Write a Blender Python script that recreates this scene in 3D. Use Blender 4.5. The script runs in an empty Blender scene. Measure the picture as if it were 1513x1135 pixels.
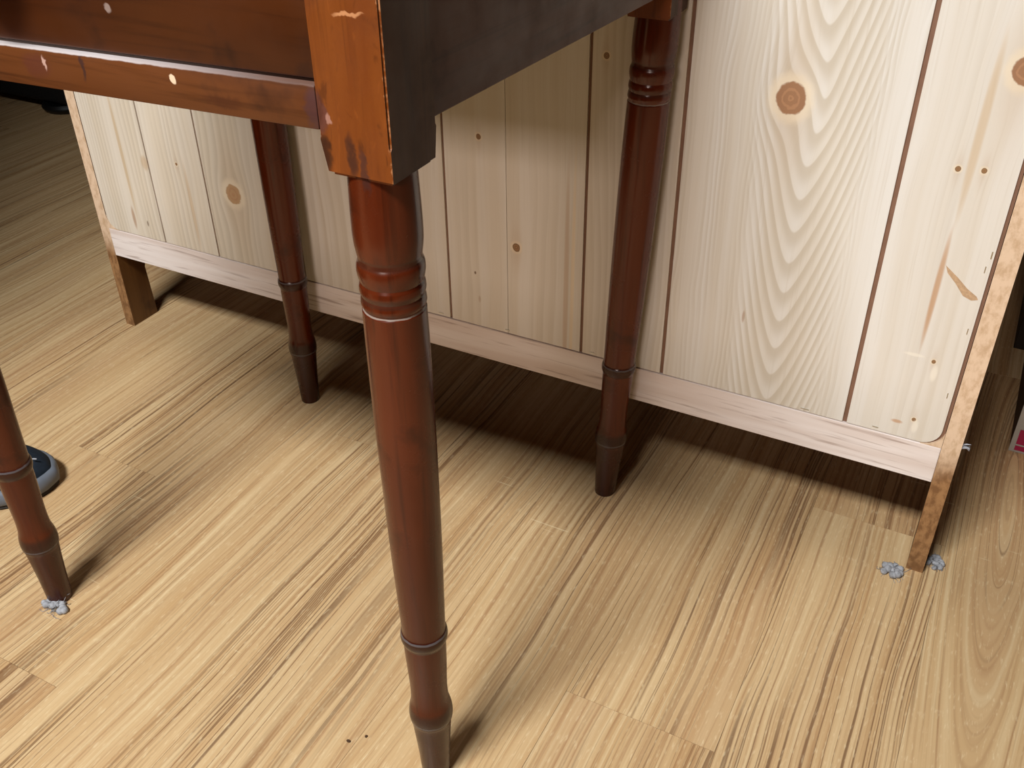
import bpy, bmesh, math, random
from mathutils import Vector, Matrix
random.seed(7)
scene = bpy.context.scene
col = scene.collection

# ------------------------------------------------------------------ camera
C = Vector((0.31629, -0.43874, 0.8))
FW = Vector((-0.38766, 0.72844, -0.56488)).normalized()
UP = Vector((-0.25436, 0.50448, 0.82511)).normalized()
RT = FW.cross(UP).normalized(); UP = RT.cross(FW).normalized()
cam_data = bpy.data.cameras.new('camera')
cam_data.sensor_width = 36.0
cam_data.lens = 36.0 * 1446.7 / 1513.0
cam_data.clip_start = 0.02
cam = bpy.data.objects.new('camera', cam_data); col.objects.link(cam)
cam.matrix_world = Matrix(((RT.x, UP.x, -FW.x, C.x), (RT.y, UP.y, -FW.y, C.y),
                           (RT.z, UP.z, -FW.z, C.z), (0, 0, 0, 1)))
scene.camera = cam

# ------------------------------------------------------------------ world, exposure
world = bpy.data.worlds.new('world'); scene.world = world
world.use_nodes = True
world.node_tree.nodes['Background'].inputs[0].default_value = (0.9, 0.92, 1.0, 1)
world.node_tree.nodes['Background'].inputs[1].default_value = 0.05
scene.view_settings.view_transform = 'Standard'
scene.view_settings.look = 'None'
scene.view_settings.gamma = 1.0
scene.view_settings.use_curve_mapping = False
scene.view_settings.exposure = 0.0
# ceiling lamps: position, size, watts, colour (built as fixtures further down)
CEIL = 2.4
LAMPS = [
    ((-0.20, -1.28), (0.80, 0.40), 105.0, (0.95, 1.0, 1.03)),
    ((0.45, -4.55), (1.2, 1.2), 235.0, (1.0, 0.83, 0.75)),
]

# ------------------------------------------------------------------ node helper
class V:
    """a float socket with arithmetic"""
    def __init__(s, g, sock): s.g, s.s = g, sock
    def _m(s, op, *a): return s.g.math(op, s, *a)
    def __add__(s, o): return s._m('ADD', o)
    __radd__ = __add__
    def __sub__(s, o): return s._m('SUBTRACT', o)
    def __rsub__(s, o): return s.g.math('SUBTRACT', o, s)
    def __mul__(s, o): return s._m('MULTIPLY', o)
    __rmul__ = __mul__
    def __truediv__(s, o): return s._m('DIVIDE', o)
    def __neg__(s): return s * -1.0

class Graph:
    def __init__(self, name):
        self.mat = bpy.data.materials.new(name); self.mat.use_nodes = True
        self.nt = self.mat.node_tree
        self.bsdf = self.nt.nodes['Principled BSDF']
    def node(self, t): return self.nt.nodes.new(t)
    def put(self, sock, v):
        if isinstance(v, V): self.nt.links.new(v.s, sock)
        elif hasattr(v, 'is_output'): self.nt.links.new(v, sock)
        else: sock.default_value = v
    def math(self, op, *a, clamp=False):
        n = self.node('ShaderNodeMath'); n.operation = op; n.use_clamp = clamp
        for i, x in enumerate(a): self.put(n.inputs[i], x)
        return V(self, n.outputs[0])
    def coords(self, kind='Object'):
        t = self.node('ShaderNodeTexCoord'); s = self.node('ShaderNodeSeparateXYZ')
        self.nt.links.new(t.outputs[kind], s.inputs[0])
        return [V(self, s.outputs[i]) for i in range(3)]
    def rand(self):
        return V(self, self.node('ShaderNodeObjectInfo').outputs['Random'])
    def vec(self, x, y, z):
        n = self.node('ShaderNodeCombineXYZ')
        for i, v in enumerate((x, y, z)): self.put(n.inputs[i], v)
        return n.outputs[0]
    def noise(self, x, y, z, detail=2.0, rough=0.5, dist=0.0):
        n = self.node('ShaderNodeTexNoise')
        self.nt.links.new(self.vec(x, y, z), n.inputs['Vector'])
        n.inputs['Scale'].default_value = 1.0; n.inputs['Detail'].default_value = detail
        n.inputs['Roughness'].default_value = rough; n.inputs['Distortion'].default_value = dist
        return V(self, n.outputs[0])
    def step(self, v, a, b, lo=0.0, hi=1.0):
        n = self.node('ShaderNodeMapRange'); n.interpolation_type = 'SMOOTHSTEP'
        self.put(n.inputs[0], v)
        for i, x in enumerate((a, b, lo, hi)): n.inputs[1 + i].default_value = x
        return V(self, n.outputs[0])
    def sin(self, v): return self.math('SINE', v)
    def exp(self, v): return self.math('EXPONENT', v)
    def abs(self, v): return self.math('ABSOLUTE', v)
    def sat(self, v): return self.math('ADD', v, 0.0, clamp=True)
    def mix(self, f, a, b):
        n = self.node('ShaderNodeMix'); n.data_type = 'RGBA'
        self.put(n.inputs[0], f)
        for i, c in ((6, a), (7, b)):
            if isinstance(c, tuple): n.inputs[i].default_value = (*c, 1)
            else: self.nt.links.new(c, n.inputs[i])
        return n.outputs[2]
    def blob(self, p, c, r, soft=0.5):
        """1 inside an ellipsoid spot, fading to 0 at its rim"""
        d = None
        for x, cc, rr in zip(p, c, r):
            if rr is None: continue
            q = (x - cc) * (1.0 / rr); q = q * q
            d = q if d is None else d + q
        return self.step(d, soft, 1.0, 1.0, 0.0)
    def bump(self, h, strength=0.2, dist=0.001):
        n = self.node('ShaderNodeBump'); n.inputs['Strength'].default_value = strength
        n.inputs['Distance'].default_value = dist
        self.put(n.inputs['Height'], h)
        self.nt.links.new(n.outputs[0], self.bsdf.inputs['Normal'])
    def out(self, color, rough=0.5, spec=0.5, metal=0.0):
        b = self.bsdf
        if isinstance(color, tuple): b.inputs['Base Color'].default_value = (*color, 1)
        else: self.nt.links.new(color, b.inputs['Base Color'])
        self.put(b.inputs['Roughness'], rough)
        b.inputs['Specular IOR Level'].default_value = spec
        b.inputs['Metallic'].default_value = metal
        return self.mat

def rgb(r, g, b):
    f = lambda c: c / 12.92 if c <= 0.04045 else ((c + 0.055) / 1.055) ** 2.4
    return (f(r / 255), f(g / 255), f(b / 255))

def simple(name, c, rough=0.5, spec=0.5, metal=0.0, var=0.12, scale=40.0, bump=0.0):
    g = Graph(name); x, y, z = g.coords()
    n = g.noise(x * scale, y * scale, z * scale, 3)
    c2 = tuple(max(0, k * (1 - 2 * var)) for k in c)
    if bump: g.bump(g.noise(x * scale * 6, y * scale * 6, z * scale * 6, 3), bump)
    return g.out(g.mix(g.step(n, 0.3, 0.75), c, c2), rough, spec, metal)

# ------------------------------------------------------------------ materials
def plank_material(name='vinyl_plank'):
    g = Graph(name); x, y, z = g.coords(); r = g.rand()
    ox = x + r * 31.0; oy = y + r * 17.0
    # slow sideways drift of the grain; planks flagged by object colour carry a long oval figure
    drift = (g.noise(ox * 5.0, oy * 2.2, r * 9.0, 2) - 0.5) * 0.03 + (g.noise(ox * 16.0, oy * 6.0, r * 5.0, 2) - 0.5) * 0.006
    oi = g.node('ShaderNodeObjectInfo'); sp = g.node('ShaderNodeSeparateColor')
    g.nt.links.new(oi.outputs['Color'], sp.inputs[0])
    fig = V(g, sp.outputs[2]); fy = V(g, sp.outputs[1])
    xx = x + 0.018 + drift * 0.5; yy = (y - fy * 0.914 + 0.457) * 0.085
    oval = g.math('SQRT', xx * xx + yy * yy)
    u = (ox + drift) * (1.0 - fig) + (oval + drift * 0.6 + 5.0) * fig
    fine = g.noise(u * 620.0, oy * 6.0, 0.0, 3, 0.6)
    streak = g.noise(u * 230.0, oy * 2.4, 4.0, 2, 0.55)
    band = g.noise(u * 60.0, oy * 1.0, 8.0, 3, 0.55)
    line = g.noise(u * 110.0, oy * 0.55, 12.0, 1, 0.4)
    fleck = g.noise(ox * 420.0, oy * 75.0, 3.0, 2, 0.6)
    light, mid, brown, dark = rgb(218, 184, 137), rgb(201, 161, 113), rgb(158, 111, 70), rgb(98, 61, 35)
    c = g.mix(g.step(band, 0.28, 0.72), mid, light)
    c = g.mix(g.step(streak, 0.50, 0.72) * 0.62, c, brown)
    c = g.mix(g.step(streak, 0.47, 0.30) * 0.55, c, rgb(230, 203, 158))
    ln = g.step(g.abs(line - 0.5), 0.034, 0.0) * g.step(g.noise(u * 12.0, oy * 1.5, 20.0, 1), 0.42, 0.6)
    c = g.mix(ln * 0.8, c, dark)
    tone = g.noise(u * 14.0, oy * 0.5, 60.0, 1)
    c = g.mix(g.step(tone, 0.45, 0.75) * 0.35, c, rgb(182, 138, 98))
    ln2 = g.step(g.abs(g.noise(u * 130.0, oy * 0.8, 31.0, 1) - 0.48), 0.022, 0.0) * g.step(band, 0.58, 0.36)
    c = g.mix(ln2 * 0.55, c, dark)
    c = g.mix(g.step(fine, 0.52, 0.80) * 0.45, c, brown)
    c = g.mix(g.step(fleck, 0.55, 0.75) * 0.38, c, rgb(245, 222, 178))
    # rare pale cross ticks
    tick = g.step(g.noise(ox * 14.0, oy * 260.0, 40.0, 1), 0.70, 0.76) * g.step(g.noise(ox * 9.0, oy * 9.0, 44.0, 1), 0.60, 0.66)
    c = g.mix(tick * 0.5, c, rgb(246, 226, 182))
    c = g.mix(g.step(r, 0.0, 1.0, 0.0, 0.10), c, brown)
    g.bump(fine * 0.6 + streak * 0.4, 0.12, 0.0006)
    return g.out(c, g.step(streak, 0.3, 0.7, 0.40, 0.52), 0.4)

def pine_material(name, seed, knots=(), cathedral=None, tint=(0.0), contrast=1.0, ticks=(), line_gap=0.008):
    """grooved panelling printed as knotty pine; object coords are (u, depth, v) from the cabinet corner"""
    g = Graph(name); u, d, v = g.coords()
    w = (g.noise(u * 7.0 + seed, v * 3.0, seed * 1.7, 2) - 0.5) * (0.004 if cathedral else 0.022)
    uu = u + w; vv = v
    for (ku, kv, kr, push, *kc) in knots:
        du = (u - ku) * (1 / (kr * 2.0)); dv = (v - kv) * (1 / (kr * 3.2))
        e = g.exp((du * du + dv * dv) * -1.0)
        uu = uu - (u - ku) * e * push
    if cathedral:
        uc, a, gap, k = cathedral
        c0 = uu - uc[0] + (v - 0.33) * uc[1]
        # arms of the nested U: steep, tips pointing down
        # nested U rings with their tips pointing down
        F = (vv - g.math('SQRT', c0 * c0 + 0.00004) * a - c0 * c0 * k) * (1.0 / gap)
        F = F + (g.noise(u * 10.0, v * 3.0, 3.3, 1) - 0.5) * 0.7
        s = g.math('FRACT', F)
        ring = g.step(s, 0.15, 0.80) * g.step(s, 1.0, 0.90)
        # towards the board's edges the grain straightens into fine, slightly wandering lines
        S = (u + (g.noise(u * 9.0, v * 5.0, 6.0, 2) - 0.5) * 0.030) * (1.0 / 0.0052)
        q = g.math('FRACT', S + (g.noise(u * 30.0, v * 1.5, 8.0, 1) - 0.5) * 2.0)
        straight = g.step(q, 0.1, 0.8) * g.step(q, 1.0, 0.88) * g.step(g.noise(u * 40.0, v * 2.0, 5.0, 1), 0.35, 0.65)
        side_f = g.step(g.abs(c0) + (g.noise(u * 12.0, v * 4.0, 1.0, 1) - 0.5) * 0.03, 0.035, 0.062)
        ring = ring * (1.0 - side_f) + straight * side_f * 0.75
    else:
        F = (uu + (g.noise(u * 18.0 + seed, v * 1.2, 9.0, 2) - 0.5) * 0.035) * (1.0 / line_gap)
        s = g.math('FRACT', F)
        ring = g.step(s, 0.05, 0.85) * g.step(s, 1.0, 0.88)
        ring = ring * g.step(g.noise(u * 16.0 + seed * 2, v * 0.8, 2.0, 1), 0.38, 0.62) * 0.75
    fine = g.noise(uu * 420.0, v * 6.0, seed, 3, 0.6)
    broad = g.noise(uu * 42.0 + seed * 5, v * 0.7, seed, 2)
    pale, cream, tan = rgb(226, 222, 214), rgb(217, 209, 195), rgb(189, 175, 152)
    c = g.mix(g.step(broad, 0.32, 0.68), pale, cream)
    c = g.mix(tint, c, rgb(216, 196, 164))
    c = g.mix(g.sat(ring * 0.70 * contrast), c, tan)
    c = g.mix(g.step(fine, 0.5, 0.85) * 0.4, c, tan)
    p = (u, d, v)
    for (ku, kv, kr, push, *kc) in knots:
        kc = kc[0] if kc else ((150, 110, 84) if kr > 0.006 else (116, 88, 60))
        du = (u - ku) * (1 / kr); dv = (v - kv) * (1 / (kr * 1.12))
        rr = g.math('SQRT', du * du + dv * dv) + (g.noise(u * 160.0, v * 160.0, seed, 2) - 0.5) * 0.35
        c = g.mix(g.step(rr, 1.9, 1.15) * 0.8, c, rgb(236, 222, 196))
        c = g.mix(g.step(rr, 1.08, 0.92), c, rgb(*kc))
        c = g.mix(g.step(g.sin(rr * 14.0), 0.1, 0.9) * g.step(rr, 0.95, 0.7) * 0.7, c, rgb(178, 132, 100))
        # darker wood trailing above and below the knot
        tr = g.exp((du * du * 0.5 + dv * dv * 0.035) * -1.0)
        c = g.mix(tr * 0.22, c, rgb(176, 134, 88))
    for (tu, tv, ru, rv, cc, amt) in ticks:
        c = g.mix(g.blob(p, (tu, 0, tv), (ru, None, rv), 0.1) * amt, c, rgb(*cc))
    g.bump(fine, 0.08, 0.0004)
    return g.out(c, 0.42, 0.4)

def cherry_material(name, axis, light, mid, dark, marks=(), rough=0.3, peel=0.0, edge=None):
    light, mid, dark = [tuple(k * q for k, q in zip(c, (0.44, 0.40, 0.30))) for c in (light, mid, dark)]
    """old varnished cherry; grain runs along axis (0 x, 1 y, 2 z)"""
    g = Graph(name); p = g.coords()
    s = [170.0, 170.0, 170.0]; s[axis] = 7.0
    fine = g.noise(p[0] * s[0], p[1] * s[1], p[2] * s[2], 3, 0.6, 0.4)
    s2 = [26.0, 26.0, 26.0]; s2[axis] = 4.0
    broad = g.noise(p[0] * s2[0], p[1] * s2[1], p[2] * s2[2], 3, 0.55, 0.6)
    wear = g.noise(p[0] * 22.0, p[1] * 22.0, p[2] * 22.0, 4, 0.6)
    c = g.mix(g.step(broad, 0.30, 0.70), light, mid)
    c = g.mix(g.step(fine, 0.48, 0.80) * 0.6, c, dark)
    c = g.mix(g.step(wear, 0.56, 0.72) * 0.55, c, dark)
    wn = g.noise(p[0] * 150.0, p[1] * 150.0, p[2] * 150.0, 2)
    for (cen, rad, cc, amt, soft) in marks:
        wob = 0.008 if rad[0] is not None else 0.0012
        q = [x + (wn - 0.5) * wob for x in p]
        c = g.mix(g.blob(q, cen, rad, soft) * amt, c, rgb(*cc))
    if peel:
        fl = g.noise(p[0] * 110.0, p[1] * 110.0, p[2] * 38.0, 3, 0.6, 0.8)
        c = g.mix(g.step(fl, 0.56, 0.70) * 0.45, c, dark)
        c = g.mix(g.step(fl, 0.42, 0.28) * 0.30, c, tuple(k * 1.5 for k in light))
    if edge: c = edge(g, p, c)
    pl = g.noise(p[0] * 420.0, p[1] * 420.0, p[2] * 420.0, 2)
    g.bump(fine * 0.5 + pl * peel, 0.16, 0.0008)
    return g.out(c, g.step(wear, 0.3, 0.7, rough, rough + 0.14), 0.38)

M = {}
M['plank'] = plank_material()
M['wall'] = simple('painted_wall', rgb(46, 40, 35), 0.8, 0.3, var=0.03, scale=6)
M['ceiling'] = simple('ceiling_paint', rgb(84, 80, 75), 0.85, 0.2, var=0.02, scale=6)
M['backing'] = simple('brown_groove', rgb(132, 98, 78), 0.6, 0.3, var=0.1)
def rail_material():
    g = Graph('pink_oak_rail'); u, d, v = g.coords()
    a = g.noise(u * 9.0, 0.0, v * 190.0, 3, 0.6, 0.3); b = g.noise(u * 3.0, 0.0, v * 50.0, 2)
    c = g.mix(g.step(b, 0.3, 0.7), rgb(240, 230, 224), rgb(222, 206, 196))
    c = g.mix(g.step(a, 0.52, 0.72) * 0.7, c, rgb(160, 134, 120))
    return g.out(c, 0.55, 0.3)
M['rail'] = rail_material()
def side_material():
    g = Graph('worn_side_board'); u, d, v = g.coords()
    a = g.noise(u * 130.0, d * 60.0, v * 70.0, 4, 0.65); b = g.noise(u * 30.0, d * 30.0, v * 16.0, 3)
    hi = g.step(v + (b - 0.5) * 0.06, 0.12, 0.17)
    low = g.mix(g.step(a, 0.38, 0.62), rgb(164, 122, 80), rgb(128, 90, 56))
    up = g.mix(g.step(a, 0.40, 0.70), rgb(222, 194, 164), rgb(196, 164, 130))
    # inner and outer faces are varnished brown, only the raw edge is pale
    return g.out(g.mix(hi, low, up), 0.6, 0.3)
M['side'] = side_material()
M['varnish'] = cherry_material('brown_cabinet_varnish', 2, rgb(150, 104, 58), rgb(120, 78, 40), rgb(84, 50, 24), rough=0.4)

# ------------------------------------------------------------------ geometry helpers
def link(name, me, mat, parent=None):
    o = bpy.data.objects.new(name, me); col.objects.link(o)
    if mat is not None and not me.materials: me.materials.append(mat)
    if parent is not None: o.parent = parent
    return o
def world_loc(o):
    v = Vector((0, 0, 0))
    while o is not None: v = v + o.location; o = o.parent
    return v
def mesh_from_bm(name, bm, parent=None, smooth=None, offset=None):
    """vertices are given in world coordinates and stored relative to the parent thing"""
    off = offset if offset is not None else (world_loc(parent) if parent is not None else Vector((0, 0, 0)))
    bmesh.ops.translate(bm, verts=bm.verts, vec=-off)
    bmesh.ops.recalc_face_normals(bm, faces=bm.faces)
    me = bpy.data.meshes.new(name); bm.to_mesh(me); bm.free()
    if smooth is not None:
        me.polygons.foreach_set('use_smooth', [True] * len(me.polygons))
        me.set_sharp_from_angle(angle=math.radians(smooth))
    return me
def build(name, bm, mat, parent=None, smooth=None):
    return link(name, mesh_from_bm(name, bm, parent, smooth), mat, parent)
def add_box(bm, lo, hi, bevel=0.0, seg=2, fn=None):
    vs = [bm.verts.new((x, y, z)) for x in (lo[0], hi[0]) for y in (lo[1], hi[1]) for z in (lo[2], hi[2])]
    fs = [bm.faces.new([vs[i] for i in f]) for f in ((0, 1, 3, 2), (4, 6, 7, 5), (0, 4, 5, 1), (2, 3, 7, 6), (0, 2, 6, 4), (1, 5, 7, 3))]
    if fn:
        for v in vs: v.co = Vector(fn(v.co))
    if bevel:
        es = list({e for f in fs for e in f.edges})
        bmesh.ops.bevel(bm, geom=es, offset=bevel, segments=seg, affect='EDGES', profile=0.5)
def box(name, lo, hi, mat, parent=None, bevel=0.0, seg=2, fn=None, smooth=None):
    bm = bmesh.new(); add_box(bm, lo, hi, bevel, seg, fn)
    return build(name, bm, mat, parent, smooth)
def add_prism(bm, pts, axis, a, b, bevel=0.0):
    """closed outline extruded along axis from a to b; pts are the two other coordinates in order"""
    def P(p, t):
        q = list(p); q.insert(axis, t); return q
    v0 = [bm.verts.new(P(p, a)) for p in pts]; v1 = [bm.verts.new(P(p, b)) for p in pts]
    bm.faces.new(v0); bm.faces.new(list(reversed(v1)))
    n = len(pts)
    for i in range(n): bm.faces.new([v0[i], v1[i], v1[(i + 1) % n], v0[(i + 1) % n]])
def add_lathe(bm, prof, seg=48, fn=None, caps=True):
    """prof: list of (radius, z); fn maps local point to world"""
    rings = []
    for r, z in prof:
        ring = []
        for k in range(seg):
            t = 2 * math.pi * k / seg
            p = Vector((r * math.cos(t), r * math.sin(t), z))
            ring.append(bm.verts.new(fn(p) if fn else p))
        rings.append(ring)
    for a, b in zip(rings, rings[1:]):
        for k in range(seg):
            bm.faces.new([a[k], a[(k + 1) % seg], b[(k + 1) % seg], b[k]])
    if caps:
        bm.faces.new(list(reversed(rings[0]))); bm.faces.new(rings[-1])
def add_tube(bm, pts, r, seg=8):
    rings = []
    for i, p in enumerate(pts):
        p = Vector(p); t = (Vector(pts[min(i + 1, len(pts) - 1)]) - Vector(pts[max(i - 1, 0)])).normalized()
        a = t.orthogonal().normalized() if i == 0 else (a - t * a.dot(t)).normalized()
        b = t.cross(a); rr = r[i] if isinstance(r, (list, tuple)) else r
        rings.append([bm.verts.new(p + (a * math.cos(2 * math.pi * k / seg) + b * math.sin(2 * math.pi * k / seg)) * rr) for k in range(seg)])
    for a_, b_ in zip(rings, rings[1:]):
        for k in range(seg): bm.faces.new([a_[k], a_[(k + 1) % seg], b_[(k + 1) % seg], b_[k]])
    bm.faces.new(list(reversed(rings[0]))); bm.faces.new(rings[-1])
def smooth_profile(pts, n=6):
    """Catmull-Rom through (r, z) points; a point marked with a third value keeps a hard corner"""
    out = []
    for i in range(len(pts) - 1):
        p1, p2 = pts[i], pts[i + 1]
        p0 = pts[i - 1] if i > 0 and len(p1) == 2 else p1
        p3 = pts[i + 2] if i + 2 < len(pts) and len(p2) == 2 else p2
        for k in range(n):
            t = k / n
            q = []
            for j in (0, 1):
                a, b, c, d = p0[j], p1[j], p2[j], p3[j]
                q.append(0.5 * (2 * b + (c - a) * t + (2 * a - 5 * b + 4 * c - d) * t * t + (3 * b - a - 3 * c + d) * t ** 3))
            out.append((q[0], q[1]))
    out.append(tuple(pts[-1][:2]))
    return out
def thing(name, loc, label, cat, group=None):
    o = bpy.data.objects.new(name, None); col.objects.link(o); o.location = loc
    o.empty_display_size = 0.05
    return tag(o, label, cat, group)
def tag(o, label, cat, group=None):
    o['label'] = label; o['category'] = cat
    if group: o['group'] = group
    return o
def structure(o, label=None, cat=None):
    o['kind'] = 'structure'
    if label: o['label'] = label; o['category'] = cat
    return o

# ------------------------------------------------------------------ the room
X0, X1, Y0, Y1 = -3.1, 2.3, -5.8, 2.7
floor = structure(box('floor', (X0, Y0, -0.06), (X1, Y1, -0.004), M['plank']),
                  'honey coloured wood-look plank floor with brown grain streaks', 'floor')
structure(box('ceiling', (X0, Y0, CEIL), (X1, Y1, CEIL + 0.06), M['ceiling']), 'plain off-white ceiling above the table', 'ceiling')
structure(box('wall_back', (X0 - 0.1, Y1, -0.06), (X1 + 0.1, Y1 + 0.1, CEIL + 0.06), M['wall']), 'plain painted wall behind the pine cabinet', 'wall')
structure(box('wall_front', (X0 - 0.1, Y0 - 0.1, -0.06), (X1 + 0.1, Y0, CEIL + 0.06), M['wall']), 'plain painted wall behind the viewer', 'wall')
structure(box('wall_left', (X0 - 0.1, Y0, -0.06), (X0, Y1, CEIL + 0.06), M['wall']), 'plain painted wall left of the table', 'wall')
structure(box('wall_right', (X1, Y0, -0.06), (X1 + 0.1, Y1, CEIL + 0.06), M['wall']), 'plain painted wall right of the cabinet', 'wall')

# planks: 152 mm wide, 914 mm long, running away from the viewer
PW, PL = 0.152, 0.914
bm = bmesh.new()
add_box(bm, (-PW / 2 + 0.00015, -PL / 2 + 0.0002, -0.0039), (PW / 2 - 0.00015, PL / 2 - 0.0002, 0.0))
plank_me = mesh_from_bm('plank', bm, offset=Vector((0, 0, 0)))
plank_me.materials.append(M['plank'])
known = {0: 0.14, 1: 0.524, -3: 0.38, -4: -0.089, 2: 0.02, -1: 0.70, -2: -0.18}
rnd = random.Random(4)
for k in range(-14, 9):
    joint = known.get(k, rnd.uniform(0, PL))
    xc = 0.065 + PW * (k + 0.5)
    n0 = -3 if -4 < k < 5 else -2
    for j in range(n0, 4):
        yc = joint + PL * (j + 0.5)
        if yc - PL / 2 > 2.2 or yc + PL / 2 < -1.6: continue
        o = link('plank', plank_me, None, floor); o.location = (xc, yc, 0)
        # colour flags: blue switches the oval figure on, green places it along the plank
        f_on = (k == 2 and -0.1 < yc < 1.1)
        o.color = (0, min(1, max(0, (0.66 - yc + 0.457) / 0.914)), 1.0 if f_on else 0.0, 1)

# ceiling lamps with their own light
M['diffuser'] = simple('lamp_diffuser', rgb(245, 245, 240), 0.4, 0.4, var=0.0)
M['white_metal'] = simple('white_enamel', rgb(235, 235, 232), 0.35, 0.5, var=0.0)
for i, ((lx, ly), (sx, sy), watt, colr) in enumerate(LAMPS):
    t = thing('ceiling_light', (lx, ly, CEIL), ['square white ceiling light above and in front of the table',
              'large square white ceiling light far behind the viewer'][i], 'ceiling light')
    bm = bmesh.new()
    for (a, b, c_, d_) in ((-sx / 2 - 0.03, -sx / 2, -sy / 2 - 0.03, sy / 2 + 0.03), (sx / 2, sx / 2 + 0.03, -sy / 2 - 0.03, sy / 2 + 0.03),
                         (-sx / 2, sx / 2, -sy / 2 - 0.03, -sy / 2), (-sx / 2, sx / 2, sy / 2, sy / 2 + 0.03)):
        add_box(bm, (lx + a, ly + c_, CEIL - 0.03), (lx + b, ly + d_, CEIL - 0.0005))
    build('frame', bm, M['white_metal'], t)
    box('diffuser', (lx - sx / 2, ly - sy / 2, CEIL - 0.012), (lx + sx / 2, ly + sy / 2, CEIL - 0.001), M['diffuser'], t)
    L = bpy.data.lights.new('lamp', 'AREA'); L.shape = 'RECTANGLE'; L.size = sx; L.size_y = sy
    L.energy = watt; L.color = colr
    lo = bpy.data.objects.new('lamp', L); col.objects.link(lo); lo.parent = t; lo.location = (0, 0, -0.032)

# ------------------------------------------------------------------ the pine-backed cabinet
UX, YC, CW = -0.8641, 0.4674, 1.2163       # left corner, back face, width
CD, CH = 0.36, 0.70                         # depth, height
VB, VT = 0.126, 0.1722
cab = thing('cabinet', (UX, YC, 0), 'wide cabinet seen from its pale knotty pine plank back', 'cabinet')
def cabpt(u, d, v): return (UX + u, YC + d, v)
def side(u0, u1):
    prof = [(0.0, 0.0), (0.050, 0.0), (0.047, 0.085), (0.056, 0.105), (0.30, 0.105), (0.312, 0.085), (0.310, 0.0), (CD, 0.0), (CD, CH - 0.018), (0.0, CH - 0.018)]
    bm = bmesh.new(); add_prism(bm, [(YC + d, v) for d, v in prof], 0, UX + u0, UX + u1)
    me = mesh_from_bm('side_board', bm, cab)
    me.materials.append(M['side']); me.materials.append(M['varnish'])
    for p in me.polygons:
        p.material_index = 0 if p.normal.y < -0.9 else 1
    return link('side_board', me, None, cab)
side(0, 0.018); side(CW - 0.018, CW)
box('bottom_rail', cabpt(0.0182, -0.0008, VB), cabpt(CW - 0.0182, 0.017, VT - 0.0012), M['rail'], cab, bevel=0.0008)
box('bottom_shelf', cabpt(0.0182, 0.0175, VB + 0.004), cabpt(CW - 0.0182, CD, VB + 0.022), M['varnish'], cab)
box('middle_shelf', cabpt(0.0182, 0.0175, 0.40), cabpt(CW - 0.0182, CD - 0.02, 0.418), M['varnish'], cab)
box('top_board', cabpt(-0.006, -0.0008, CH - 0.0178), cabpt(CW + 0.006, CD + 0.015, CH), M['varnish'], cab, bevel=0.002)
box('backing_sheet', cabpt(0.0185, 0.0022, VT - 0.0005), cabpt(CW - 0.0185, 0.0060, CH - 0.0185), M['backing'], cab)
# corner pieces round the routed recess
R = 0.021
for s in (0, 1):
    ux = lambda u: UX + (u if s == 0 else CW - u)
    u_in = 0.0183
    pts = [(ux(u_in), VT - 0.0009)] + [(ux(u_in + R - R * math.sin(a)), VT - 0.0009 + R - R * math.cos(a)) for a in [math.pi / 2 * k / 8 for k in range(9)]]
    bm = bmesh.new(); add_prism(bm, pts, 1, YC - 0.0006, YC + 0.0022)
    build('corner_block', bm, M['side'], cab)
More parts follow.
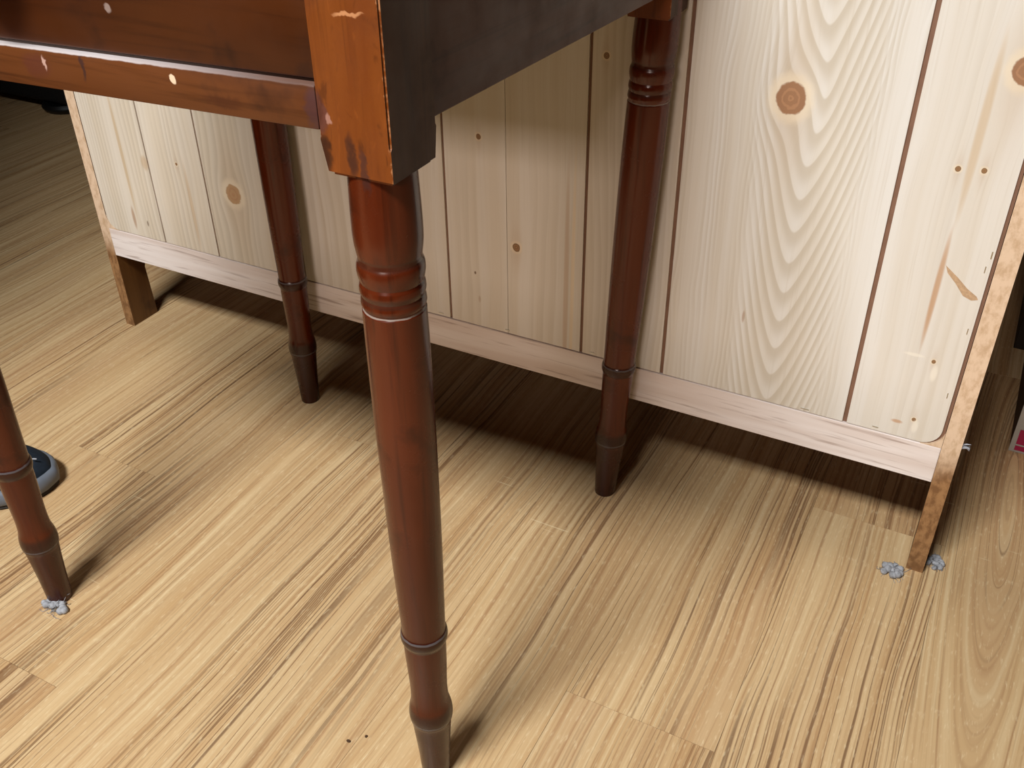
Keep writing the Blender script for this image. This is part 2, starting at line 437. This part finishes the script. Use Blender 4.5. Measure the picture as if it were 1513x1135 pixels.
# boards between the grooves, left to right
edges = [0.0195, 0.1325, 0.2334, 0.385, 0.6130, 0.6940, 0.7914, 0.8927, 1.0996, 1.1945]
gaps = [0.0, 0.0024, 0.0026, 0.0028, 0.0032, 0.0006, 0.0036, 0.0040, 0.0046, 0.0]
BR, BD, WH = (160, 112, 72), (96, 64, 40), (246, 238, 220)
CATH = (1.0145, 0.0)
pines = [
    pine_material('pine_board_a', 1.3, [], tint=0.42, ticks=[(0.126, 0.292, 0.008, 0.014, (186, 152, 108), 0.5), (0.078, 0.200, 0.004, 0.022, BR, 0.6), (0.104, 0.196, 0.002, 0.006, BD, 0.7), (0.085, 0.30, 0.004, 0.12, (190, 160, 116), 0.6)]),
    pine_material('pine_board_b', 2.7, [(0.187, 0.301, 0.0020, 0.6)], tint=0.42, ticks=[(0.20, 0.24, 0.004, 0.08, (188, 156, 112), 0.5)]),
    pine_material('pine_board_c', 4.1, [(0.281, 0.275, 0.0125, 0.75, (184, 150, 114))], tint=0.40, line_gap=0.011),
    pine_material('pine_board_d', 5.9, [], tint=0.12, contrast=0.6, line_gap=0.016),
    pine_material('pine_board_e', 7.7, [(0.660, 0.416, 0.0030, 0.6)], tint=0.20, contrast=0.6, line_gap=0.014, ticks=[(0.650, 0.245, 0.0018, 0.0026, BD, 0.9), (0.655, 0.21, 0.0022, 0.006, BR, 0.35)]),
    pine_material('pine_board_f', 8.8, [(0.706, 0.291, 0.0048, 0.6)], tint=0.18, contrast=0.7, line_gap=0.013, ticks=[(0.770, 0.24, 0.004, 0.20, (184, 148, 110), 0.5), (0.778, 0.26, 0.003, 0.19, (236, 214, 176), 0.5)]),
    pine_material('pine_board_g', 10.2, [(0.808, 0.522, 0.003, 0.6)], tint=0.20, contrast=0.6),
    pine_material('pine_board_h', 11.4, [(0.992, 0.506, 0.0135, 0.85)], cathedral=(CATH, 2.2, 0.033, 30.0), tint=0.03, contrast=0.85, ticks=[(0.977, 0.27, 0.002, 0.009, BR, 0.5)]),
    pine_material('pine_board_i', 13.0, [(1.146, 0.465, 0.0024, 0.5), (1.167, 0.467, 0.0024, 0.5), (1.169, 0.269, 0.0020, 0.5), (1.1655, 0.197, 0.0020, 0.5), (1.178, 0.555, 0.011, 0.7)],
                  tint=0.10, contrast=0.55, line_gap=0.012,
                  ticks=[(1.154, 0.345, 0.0035, 0.075, (186, 138, 92), 0.75), (1.168, 0.189, 0.004, 0.010, WH, 0.5), (1.172, 0.256, 0.004, 0.012, WH, 0.5),
                         (1.150, 0.190, 0.007, 0.0028, (190, 140, 96), 0.7), (1.150, 0.272, 0.012, 0.0025, WH, 0.45), (1.156, 0.50, 0.005, 0.10, (200, 172, 132), 0.6)]),
]
for i in range(9):
    u0 = edges[i] + gaps[i] / 2; u1 = edges[i + 1] - gaps[i + 1] / 2
    top = CH - 0.019
    rr = R - 0.0016
    pts = []
    if i == 0: pts += [(u0 + rr - rr * math.cos(a), VT + rr - rr * math.sin(a)) for a in [math.pi / 2 * k / 8 for k in range(9)]]
    else: pts.append((u0, VT))
    if i == 8: pts += [(u1 - rr + rr * math.sin(a), VT + rr - rr * math.cos(a)) for a in [math.pi / 2 * k / 8 for k in range(9)]]
    else: pts.append((u1, VT))
    pts += [(u1, top), (u0, top)]
    bm = bmesh.new(); add_prism(bm, [(UX + a, b) for a, b in pts], 1, YC, YC + 0.0022)
    build('panel_board', bm, pines[i], cab)
# slanting branch mark on the right-hand board is a thin inlay of darker wood
M['branch'] = simple('branch_knot_wood', rgb(200, 166, 130), 0.5, 0.3, var=0.14, scale=300)
bm = bmesh.new()
add_prism(bm, [(UX + a, b) for a, b in ((1.157, 0.3725), (1.170, 0.3625), (1.180, 0.3535), (1.1895, 0.3475), (1.1915, 0.3445), (1.186, 0.3425), (1.178, 0.3455), (1.169, 0.3565), (1.160, 0.3655))], 1, YC - 0.00025, YC + 0.0005)
build('branch_knot', bm, M['branch'], cab)
# staples
M['steel'] = simple('staple_steel', rgb(200, 198, 190), 0.3, 0.5, 1.0, var=0.0)
for (u, v, du, dv) in ((1.057, 0.1755, 0.0045, 0.0004), (1.192, 0.391, 0.0005, 0.0035), (1.190, 0.376, 0.0004, 0.0032), (1.131, 0.1765, 0.003, 0.0004),
                       (1.1905, 0.31, 0.0004, 0.003), (1.1895, 0.235, 0.0004, 0.003), (0.598, 0.1755, 0.0035, 0.0005), (0.806, 0.1755, 0.003, 0.0004), (0.693, 0.176, 0.003, 0.0005)):
    box('staple', cabpt(u - du, -0.0007, v - dv), cabpt(u + du, 0.0008, v + dv), M['steel'], cab)

# ------------------------------------------------------------------ the cherry table
TW, TD = 0.4782, 0.4406
ZC = 0.4914
tab = thing('side_table', (-TW / 2, TD / 2, 0), 'old reddish-brown cherry drawer table on four turned legs', 'table')
TL = Vector(tab.location)
def tl(x, y, z): return (x - TL.x, y - TL.y, z)
OR1, OR2, OR3 = rgb(176, 99, 42), rgb(152, 78, 30), rgb(84, 38, 16)
leg_marks = [
    (tl(-0.003, -0.023, 0.600), (0.0045, 0.02, 0.016), (58, 30, 20), 0.85, 0.2),
    (tl(0.004, -0.023, 0.592), (0.003, 0.02, 0.018), (64, 36, 30), 0.75, 0.2),
    (tl(-0.0215, -0.023, 0.598), (0.006, 0.02, 0.014), (44, 22, 12), 0.85, 0.2),
    (tl(-0.021, -0.023, 0.622), (0.0055, 0.01, 0.014), (84, 50, 46), 0.7, 0.3),
    (tl(-0.016, -0.023, 0.6185), (0.003, 0.01, 0.004), (168, 124, 108), 0.7, 0.3),
    (tl(0.004, -0.023, 0.676), (0.010, 0.01, 0.0016), (222, 160, 110), 0.55, 0.2),
]
ring_marks = [((0, 0, z), (None, None, h), cc, a, sf) for z, h, cc, a, sf in (
    (0.187, 0.0085, (34, 20, 16), 0.7, 0.2), (0.0885, 0.012, (34, 20, 17), 0.7, 0.1), (0.03, 0.062, (46, 25, 17), 0.6, 0.4),
    (0.505, 0.004, (60, 34, 24), 0.6, 0.3), (0.530, 0.0035, (60, 32, 22), 0.6, 0.3),
    (0.4948, 0.0007, (150, 136, 124), 0.7, 0.3), (0.1915, 0.0012, (104, 98, 100), 0.7, 0.3), (0.0825, 0.0012, (96, 92, 96), 0.7, 0.3))]  # thin pale lines paint in ring highlights; the cut groove is also worn
M['leg'] = cherry_material('cherry_leg', 2, rgb(132, 57, 28), rgb(110, 45, 22), rgb(56, 22, 12), leg_marks + ring_marks, 0.17)
def post_edge(g, p, c):
    x = p[0] + TL.x
    near = g.step(HS_ - x + (g.noise(p[0] * 300.0, p[1] * 60.0, p[2] * 240.0, 3) - 0.5) * 0.006, 0.0012, 0.0004)
    near = near * g.step(g.noise(3.0, 0.0, p[2] * 140.0, 3), 0.42, 0.62)
    return g.mix(near * 0.55, c, rgb(196, 140, 96))
HS_ = 0.0235
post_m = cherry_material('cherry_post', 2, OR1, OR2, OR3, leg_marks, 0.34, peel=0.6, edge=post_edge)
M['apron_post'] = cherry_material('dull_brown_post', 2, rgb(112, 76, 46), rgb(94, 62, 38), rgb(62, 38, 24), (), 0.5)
prof_pts = [(0.0118, 0.0, 1), (0.0126, 0.001), (0.0143, 0.036), (0.0168, 0.072), (0.0180, 0.079, 1), (0.0187, 0.083), (0.0189, 0.089), (0.0180, 0.0965), (0.0164, 0.104), (0.0158, 0.112), (0.0157, 0.125),
            (0.0166, 0.150), (0.0172, 0.170), (0.0172, 0.1795, 1), (0.0180, 0.1810, 1), (0.0191, 0.1845), (0.0193, 0.188), (0.0187, 0.1915), (0.0177, 0.1935, 1), (0.0178, 0.205),
            (0.0194, 0.275), (0.0203, 0.343), (0.0208, 0.404), (0.0208, 0.459), (0.0205, 0.4935, 1), (0.0194, 0.4950, 1), (0.0200, 0.4965, 1), (0.0208, 0.4990), (0.0203, 0.5035, 1), (0.0200, 0.5045, 1), (0.0209, 0.5080),
            (0.0206, 0.5120, 1), (0.0198, 0.5140, 1), (0.0205, 0.5165), (0.0213, 0.5210), (0.0211, 0.5255), (0.0200, 0.5285, 1), (0.0198, 0.5310, 1), (0.0207, 0.5370), (0.0213, 0.545), (0.0212, 0.560), (0.0203, 0.590)]
profile = smooth_profile(prof_pts, 4)
LEGS = [((0, 0), (-0.0098, 0.0143), 0.586), ((-TW, 0), (-0.0152, -0.0007), 0.574), ((-TW, TD), (0.0143, -0.0184), 0.566), ((0, TD), (-0.0421, -0.0068), 0.574)]
TOPZ = 0.750
HS = 0.0235
for i, ((lx, ly), (sx, sy), zp) in enumerate(LEGS):
    def shear(p, lx=lx, ly=ly, sx=sx, sy=sy):
        k = ZC - p.z
        return Vector((lx + p.x + sx * k, ly + p.y + sy * k, p.z))
    bm = bmesh.new()
    add_lathe(bm, profile, 56, shear)
    nl = len(bm.faces)
    # square post above the turning, with worn lower corners
    bm2 = bmesh.new()
    add_box(bm2, (lx - HS, ly - HS, zp), (lx + HS, ly + HS, TOPZ))
    bmesh.ops.bisect_plane(bm2, geom=bm2.verts[:] + bm2.edges[:] + bm2.faces[:], plane_co=(lx, ly, zp + 0.022), plane_no=(0, 0, 1))
    low = [e for e in bm2.edges if all(v.co.z < zp + 0.001 for v in e.verts)]
    bmesh.ops.bevel(bm2, geom=low, offset=0.0022, segments=2, affect='EDGES')
    for v in bm2.verts:
        if v.co.z < zp + 0.01:
            if v.co.x < lx: v.co.x += 0.0035
            if v.co.y > ly: v.co.y -= 0.003
    vert = [e for e in bm2.edges if abs(e.verts[0].co.z - e.verts[1].co.z) > 0.05]
    bmesh.ops.bevel(bm2, geom=vert, offset=0.0012, segments=2, affect='EDGES')
    tmp = bpy.data.meshes.new('tmp'); bm2.to_mesh(tmp); bm2.free(); bm.from_mesh(tmp); bpy.data.meshes.remove(tmp)
    me = mesh_from_bm('leg', bm, tab, smooth=32)
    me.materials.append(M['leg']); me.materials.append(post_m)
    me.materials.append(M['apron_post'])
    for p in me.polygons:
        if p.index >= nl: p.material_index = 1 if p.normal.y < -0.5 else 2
    link('leg', me, None, tab)

rail_marks = [
    (tl(-0.128, -0.022, 0.625), (0.0026, 0.02, 0.0042), (222, 196, 164), 0.9, 0.5),
    (tl(-0.2025, -0.022, 0.623), (0.0028, 0.02, 0.010), (52, 34, 32), 0.8, 0.2),
    (tl(-0.092, -0.022, 0.617), (0.018, 0.02, 0.005), (70, 34, 16), 0.6, 0.1),
    (tl(-0.026, -0.022, 0.622), (0.008, 0.02, 0.014), (72, 44, 44), 0.75, 0.3),
    (tl(-0.245, -0.022, 0.619), (0.016, 0.02, 0.010), (84, 42, 34), 0.5, 0.1),
    (tl(-0.237, -0.022, 0.621), (0.0016, 0.02, 0.006), (214, 176, 160), 0.6, 0.3),
]
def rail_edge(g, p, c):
    # highlight painted in along the rubbed, dusty top front edge of the rail
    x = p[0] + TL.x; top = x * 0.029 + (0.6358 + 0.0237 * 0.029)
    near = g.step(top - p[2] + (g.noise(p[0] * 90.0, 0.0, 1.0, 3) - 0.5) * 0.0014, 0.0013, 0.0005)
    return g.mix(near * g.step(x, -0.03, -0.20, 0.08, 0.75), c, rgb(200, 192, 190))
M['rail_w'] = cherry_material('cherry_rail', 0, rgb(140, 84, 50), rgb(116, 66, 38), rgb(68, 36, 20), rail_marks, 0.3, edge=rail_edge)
drawer_marks = [(tl(-0.173, -0.019, 0.660), (0.004, 0.02, 0.003), (170, 150, 140), 0.6, 0.2), (tl(-0.032, -0.019, 0.640), (0.008, 0.02, 0.008), (48, 22, 12), 0.6, 0.1)]
M['drawer'] = cherry_material('cherry_drawer', 0, rgb(108, 58, 28), rgb(88, 44, 20), rgb(54, 26, 13), drawer_marks, 0.3)
M['apron'] = cherry_material('cherry_apron', 1, rgb(122, 80, 60), rgb(104, 66, 50), rgb(70, 43, 32), (), 0.5)
SL, SB = 0.029, -0.028          # the old frame sags slightly to the left and to the back
def sag(p):
    dx = min(0, p[0] + 0.0237); dy = max(0, p[1] - 0.0)
    return (p[0], p[1], p[2] + (SL * dx + SB * dy if p[2] < 0.70 else 0))
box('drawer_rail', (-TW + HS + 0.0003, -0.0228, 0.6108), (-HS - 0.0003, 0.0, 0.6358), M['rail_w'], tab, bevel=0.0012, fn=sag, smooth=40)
dr = box('drawer', (-TW + HS + 0.0016, -0.0188, 0.6378), (-HS - 0.0018, 0.002, TOPZ - 0.004), M['drawer'], tab, bevel=0.0015, fn=sag, smooth=40)
bm = bmesh.new()
kx, kz = -0.262, 0.688
kp = smooth_profile([(0.008, 0.0, 1), (0.007, 0.006), (0.0075, 0.011), (0.015, 0.017), (0.0185, 0.023), (0.0165, 0.030), (0.009, 0.034), (0.001, 0.0350)], 4)
add_lathe(bm, kp, 28, lambda p: Vector((kx + p.x, -0.0187 - p.z, kz + p.y)))
build('knob', bm, M['leg'], dr, smooth=40)
box('apron', (0.003, HS + 0.0003, 0.6108), (0.0212, TD - HS - 0.0003, TOPZ), M['apron'], tab, bevel=0.001, fn=sag)
box('apron', (-TW - 0.0212, HS + 0.0003, 0.6108), (-TW - 0.003, TD - HS - 0.0003, TOPZ), M['apron'], tab, bevel=0.001, fn=sag)
box('apron', (-TW + HS + 0.0003, TD - 0.003, 0.6108), (-HS - 0.0003, TD + 0.0205, TOPZ), M['apron'], tab, bevel=0.001, fn=sag)
box('tabletop', (-TW - 0.045, -0.05, TOPZ + 0.0003), (0.045, TD + HS + 0.0005, TOPZ + 0.02), M['drawer'], tab, bevel=0.003)

# ------------------------------------------------------------------ shoe behind the front left leg
M['canvas'] = simple('navy_canvas', rgb(24, 34, 45), 0.85, 0.3, var=0.15, scale=160, bump=0.15)
M['rubber'] = simple('grey_rubber', rgb(112, 117, 126), 0.6, 0.4, var=0.08, scale=60)
M['lining'] = simple('dark_lining', rgb(24, 26, 30), 0.9, 0.2)
M['outsole'] = simple('dark_outsole', rgb(60, 54, 50), 0.8, 0.3)
toe = Vector((-0.684, 0.110, 0)); back = Vector((-0.86, -0.51, 0)).normalized(); side_v = Vector((-back.y, back.x, 0))
shoe = thing('shoe', (toe.x + back.x * 0.1, toe.y + back.y * 0.1, 0), 'dark navy canvas shoe with a grey rubber rim on the floor', 'shoe')
def half(s):   # half width along the shoe, s = 0 toe tip .. 1 heel end, length 0.27
    pts = [(0, 0), (0.03, 0.022), (0.08, 0.036), (0.17, 0.047), (0.28, 0.050), (0.42, 0.045), (0.58, 0.038), (0.75, 0.037), (0.88, 0.035), (0.95, 0.026), (0.985, 0.014), (1, 0)]
    for (a, x), (b, y) in zip(pts, pts[1:]):
        if a <= s <= b: return x + (y - x) * (s - a) / (b - a)
    return 0
SLEN = 0.27
def outline(inset, n=40):
    P = []
    for k in range(n):
        t = 2 * math.pi * k / n
        s = 0.5 - 0.5 * math.cos(t)
        w = half(s) * (1 if t < math.pi else -1)
        f = toe - back * 0.052 + back * (s * SLEN)
        cen = toe - back * 0.052 + back * (0.5 * SLEN)
        p = f + side_v * w
        sc = 1 - inset / max(0.03, 0.05)
        P.append(f * 1.0 + side_v * (w * sc) + (cen - f) * (inset / 0.135))
    return P
def loft(bm, levels):
    rings = [[bm.verts.new((p.x, p.y, z)) for p in outline(ins)] for ins, z in levels]
    n = len(rings[0])
    for a, b in zip(rings, rings[1:]):
        for k in range(n): bm.faces.new([a[k], a[(k + 1) % n], b[(k + 1) % n], b[k]])
    bm.faces.new(list(reversed(rings[0]))); bm.faces.new(rings[-1])
bm = bmesh.new(); loft(bm, [(0.004, 0.0), (0.001, 0.003), (0.002, 0.006)]); build('outsole', bm, M['outsole'], shoe, smooth=50)
bm = bmesh.new(); loft(bm, [(0.002, 0.006), (-0.001, 0.009), (-0.001, 0.022), (0.002, 0.0265), (0.006, 0.0275)]); build('rim', bm, M['rubber'], shoe, smooth=50)
# upper: domed toe rising to the collar
bm = bmesh.new()
n = 40; rings = []
lv = [(0.0045, 0.0), (0.006, 0.25), (0.010, 0.5), (0.017, 0.75), (0.026, 0.93), (0.034, 1.0)]
for ins, h in lv:
    ring = []
    for k, p in enumerate(outline(ins)):
        s = 0.5 - 0.5 * math.cos(2 * math.pi * k / n)
        top = 0.020 + 0.045 * max(0, min(1, (s - 0.05) / 0.5)) ** 1.1
        ring.append(bm.verts.new((p.x, p.y, 0.026 + top * h)))
    rings.append(ring)
for a, b in zip(rings, rings[1:]):
    for k in range(n): bm.faces.new([a[k], a[(k + 1) % n], b[(k + 1) % n], b[k]])
last = rings[-1]
# vamp closes the front, collar stays open at the back half
m = n // 2
for k in range(0, 10):
    a, b, c_, d_ = last[k], last[k + 1], last[(n - k - 1) % n], last[(n - k) % n]
    f = [a, b, c_, d_] if a != d_ else [a, b, c_]
    bm.faces.new(f)
up = build('upper', bm, M['canvas'], shoe, smooth=180)
sm = up.modifiers.new('smooth', 'SUBSURF'); sm.levels = 2; sm.render_levels = 2
bm = bmesh.new(); loft(bm, [(0.012, 0.0277), (0.012, 0.031)]); build('insole', bm, M['lining'], shoe)
M['lint'] = simple('grey_lint', rgb(178, 178, 182), 0.95, 0.1, var=0.15, scale=200)
bm = bmesh.new(); add_tube(bm, [(-0.6535, 0.1195, 0.0475), (-0.6505, 0.1205, 0.0482), (-0.648, 0.1225, 0.0475)], 0.0009, 6)
build('lint_fleck', bm, M['lint'], shoe)

CRUMBS = [(-0.0933, -0.0068), (-0.0814, 0.0051)]
# ------------------------------------------------------------------ dust clumps
M['dust'] = simple('grey_dust', rgb(178, 176, 178), 0.95, 0.1, var=0.2, scale=240)
def dust(loc, r, label, seed, flat=0.6, stretch=(1, 1)):
    bm = bmesh.new(); q = random.Random(seed)
    for _ in range(22):
        a = q.uniform(0, 6.283); d = q.random() ** 0.6
        rr = r * q.uniform(0.24, 0.44)
        c = Vector((math.cos(a) * d * r * stretch[0], math.sin(a) * d * r * stretch[1], max(rr * 0.7, (1 - d) * r * flat * q.uniform(0.5, 1.2))))
        ret = bmesh.ops.create_icosphere(bm, subdivisions=2, radius=rr)
        for v in ret['verts']:
            v.co = c + v.co * q.uniform(0.92, 1.08)
            v.co.z = max(0.0002, v.co.z)
    for _ in range(40):
        d = Vector((q.gauss(0, 1), q.gauss(0, 1), abs(q.gauss(0, 0.7)))).normalized()
        p0 = Vector((d.x * r * stretch[0], d.y * r * stretch[1], d.z * r * flat * 1.3 + 0.0008)) * q.uniform(0.4, 0.95)
        t1 = Vector((q.gauss(0, 1), q.gauss(0, 1), q.gauss(0, 0.5))) * r * 0.4; t2 = t1 + Vector((q.gauss(0, 1), q.gauss(0, 1), q.gauss(0, 0.5))) * r * 0.4
        pts = [p0, p0 + t1, p0 + t2]
        for p in pts: p.z = max(p.z, 0.0005)
        add_tube(bm, pts, 0.00028, 3)
    me = bpy.data.meshes.new('dust_clump'); bm.to_mesh(me); bm.free()
    me.polygons.foreach_set('use_smooth', [True] * len(me.polygons))
    o = link('dust_clump', me, M['dust'], None); o.location = loc
    return tag(o, label, 'dust')
dust((0.321, 0.4535, 0), 0.0105, 'grey dust clump in front of the cabinet\'s right foot', 1, 0.55, (1.3, 0.8))
dust((0.3625, 0.488, 0), 0.0085, 'grey dust clump on the outer side of the cabinet\'s right foot', 2, 0.7, (0.9, 1.2))
dust((-0.478, -0.0145, 0), 0.0105, 'grey dust clump at the foot of the table\'s front left leg', 3, 0.45, (1.5, 0.6))

bm = bmesh.new(); q = random.Random(9)
for _ in range(8):
    p0 = Vector((UX + CW - 0.0004, YC + 0.006 + q.uniform(-0.003, 0.003), 0.176 + q.uniform(-0.002, 0.002)))
    p1 = p0 + Vector((0.004, q.uniform(-0.003, 0.002), q.uniform(-0.001, 0.003))); p2 = p1 + Vector((0.004, q.uniform(-0.003, 0.002), q.uniform(-0.003, 0.003)))
    add_tube(bm, [p0, p1, p2], [0.0012, 0.0009, 0.0002], 5)
build('lint_tuft', bm, M['lint'], cab)
M['crumb'] = simple('dark_crumb', rgb(84, 60, 42), 0.9, 0.2)
for i, (cx, cy) in enumerate(CRUMBS):
    bm = bmesh.new(); bmesh.ops.create_icosphere(bm, subdivisions=2, radius=0.0016)
    for v in bm.verts: v.co = Vector((cx + v.co.x * (1.4 - 0.6 * i), cy + v.co.y, 0.0010 + v.co.z * 0.6))
    bmesh.ops.translate(bm, verts=bm.verts, vec=(-cx, -cy, 0))
    o = build('crumb', bm, M['crumb']); o.location = (cx, cy, 0)
    tag(o, ['dark elongated crumb on the floor left of the near leg\'s foot', 'tiny round dark crumb on the floor nearest the near leg\'s foot'][i], 'crumb')

# ------------------------------------------------------------------ things at the frame's edges
# white carton with a magenta band, right of the cabinet
M['carton'] = simple('white_carton', rgb(158, 150, 138), 0.6, 0.3, var=0.05)
M['carton_in'] = simple('brown_carton', rgb(96, 70, 48), 0.8, 0.2, var=0.1)
M['magenta'] = simple('magenta_print', rgb(150, 24, 62), 0.5, 0.4, var=0.05)
ct = thing('carton', (0.55, 0.85, 0), 'white carton with a magenta band on the floor right of the cabinet', 'box')
box('body', (0.417, 0.752, 0.0), (0.70, 0.98, 0.16), M['carton_in'], ct, bevel=0.002)
box('front_panel', (0.4165, 0.7485, 0.0005), (0.70, 0.7515, 0.16), M['carton'], ct)
box('printed_band', (0.4225, 0.7478, 0.004), (0.70, 0.7484, 0.036), M['magenta'], ct)
box('printed_line', (0.4225, 0.7474, 0.0115), (0.70, 0.7477, 0.0135), M['carton'], ct)
# dark shelf unit further back on the right
M['darkwood'] = cherry_material('dark_shelf_wood', 2, rgb(50, 34, 22), rgb(38, 25, 16), rgb(20, 13, 8), (), 0.5)
sh = thing('shelf_unit', (0.9, 1.25, 0), 'dark brown open shelf unit behind the carton', 'shelf')
box('side_board', (0.400, 1.02, 0), (0.420, 1.40, 1.5), M['darkwood'], sh, bevel=0.001)
box('side_board', (1.38, 1.02, 0), (1.40, 1.40, 1.5), M['darkwood'], sh, bevel=0.001)
for z in (0.06, 0.46, 0.86, 1.26, 1.48):
    box('shelf', (0.4203, 1.025, z), (1.3797, 1.40, z + 0.018), M['darkwood'], sh, bevel=0.001)
box('back_panel', (0.4203, 1.4003, 0.03), (1.3797, 1.408, 1.48), M['darkwood'], sh)
box('plinth', (0.4203, 1.04, 0), (1.3797, 1.056, 0.0598), M['darkwood'], sh)
# teal-rimmed dark bin standing on the carton
M['bin'] = simple('dark_plastic', rgb(30, 32, 34), 0.45, 0.5, var=0.1)
M['teal'] = simple('teal_plastic', rgb(40, 120, 128), 0.4, 0.5, var=0.05)
bn = thing('bin', (0.487, 0.85, 0.16), 'dark round bin with a teal rim on top of the carton', 'bin')
bm = bmesh.new()
add_lathe(bm, [(0.050, 0.0), (0.062, 0.006), (0.070, 0.10), (0.0685, 0.10), (0.060, 0.008), (0.001, 0.008)], 40, lambda p: p + Vector((0.487, 0.85, 0.1602)), caps=False)
build('bucket', bm, M['bin'], bn, smooth=40)
bm = bmesh.new()
add_lathe(bm, [(0.0735 + 0.0035 * math.cos(a), 0.1005 + 0.0035 * math.sin(a)) for a in [2 * math.pi * k / 10 for k in range(11)]], 40, lambda p: p + Vector((0.487, 0.85, 0.1602)), caps=False)
build('rim', bm, M['teal'], bn, smooth=60)
# tall shelving added out of view on the left to shade the far floor
bk = thing('shade_bookcase', (-1.25, -0.45, 0), 'tall dark brown shelving added left of the shoe to shade the floor', 'shade_bookcase')
box('side_board', (-0.80, -0.62, 0), (-0.78, -0.28, 1.65), M['darkwood'], bk, bevel=0.001)
box('side_board', (-1.72, -0.62, 0), (-1.70, -0.28, 1.65), M['darkwood'], bk, bevel=0.001)
for z in (0.05, 0.42, 0.80, 1.20, 1.63):
    box('shelf', (-1.6997, -0.62, z), (-0.8003, -0.288, z + 0.02), M['darkwood'], bk, bevel=0.001)
box('back_panel', (-1.6997, -0.2877, 0.03), (-0.8003, -0.28, 1.63), M['darkwood'], bk)
# unseen low unit added behind the viewer to block the far lamp
ctr = thing('shade_counter', (0.45, -1.3, 0), 'low dark brown unit added behind the viewer to block lamp light', 'shade_counter')
box('body', (-0.78, -1.53, 0.06), (1.68, -1.07, 0.79), M['darkwood'], ctr, bevel=0.002)
box('top', (-0.80, -1.55, 0.7903), (1.70, -1.05, 0.82), M['darkwood'], ctr, bevel=0.003)
box('plinth', (-0.74, -1.50, 0.0), (1.64, -1.10, 0.0597), M['darkwood'], ctr)
for k in range(4):
    d_ = box('shade_door', (-0.74 + 0.61 * k, -1.069, 0.10), (-0.16 + 0.61 * k, -1.056, 0.76), M['darkwood'], ctr, bevel=0.002)
    bm = bmesh.new(); kx_ = -0.22 + 0.61 * k
    add_lathe(bm, smooth_profile([(0.005, 0.0, 1), (0.005, 0.008), (0.012, 0.014), (0.010, 0.020), (0.001, 0.022)], 3), 16, lambda p: Vector((kx_ + p.x, -1.0558 + p.z, 0.52 + p.y)))
    build('knob', bm, M['leg'], d_, smooth=40)
# black sofa far back on the left
M['black'] = simple('black_upholstery', rgb(24, 22, 22), 0.8, 0.3, var=0.15, scale=90, bump=0.1)
M['blackfoot'] = simple('black_foot', rgb(14, 13, 13), 0.5, 0.4)
so = thing('sofa', (-2.3, 1.5, 0), 'black upholstered sofa in the shade beyond the cabinet', 'sofa')
box('base', (-2.95, 1.13, 0.022), (-1.64, 1.92, 0.27), M['black'], so, bevel=0.015, seg=3, smooth=50)
box('backrest', (-2.95, 1.72, 0.2703), (-1.64, 1.92, 0.80), M['black'], so, bevel=0.04, seg=3, smooth=50)
for x in (-2.95, -1.80): box('armrest', (x, 1.13, 0.2703), (x + 0.16, 1.718, 0.56), M['black'], so, bevel=0.03, seg=3, smooth=50)
for k in range(2):
    x = -2.788 + 0.494 * k
    box('seat_cushion', (x, 1.12, 0.2706), (x + 0.49, 1.715, 0.42), M['black'], so, bevel=0.035, seg=3, smooth=50)
for (x, y) in ((-1.785, 1.175), (-2.86, 1.175), (-1.75, 1.86), (-2.86, 1.86)):
    bm = bmesh.new(); add_lathe(bm, smooth_profile([(0.050, 0.0, 1), (0.058, 0.008), (0.060, 0.014), (0.055, 0.0218)], 4), 28, lambda p: p + Vector((x, y, 0)))
    build('foot', bm, M['blackfoot'], so, smooth=40)
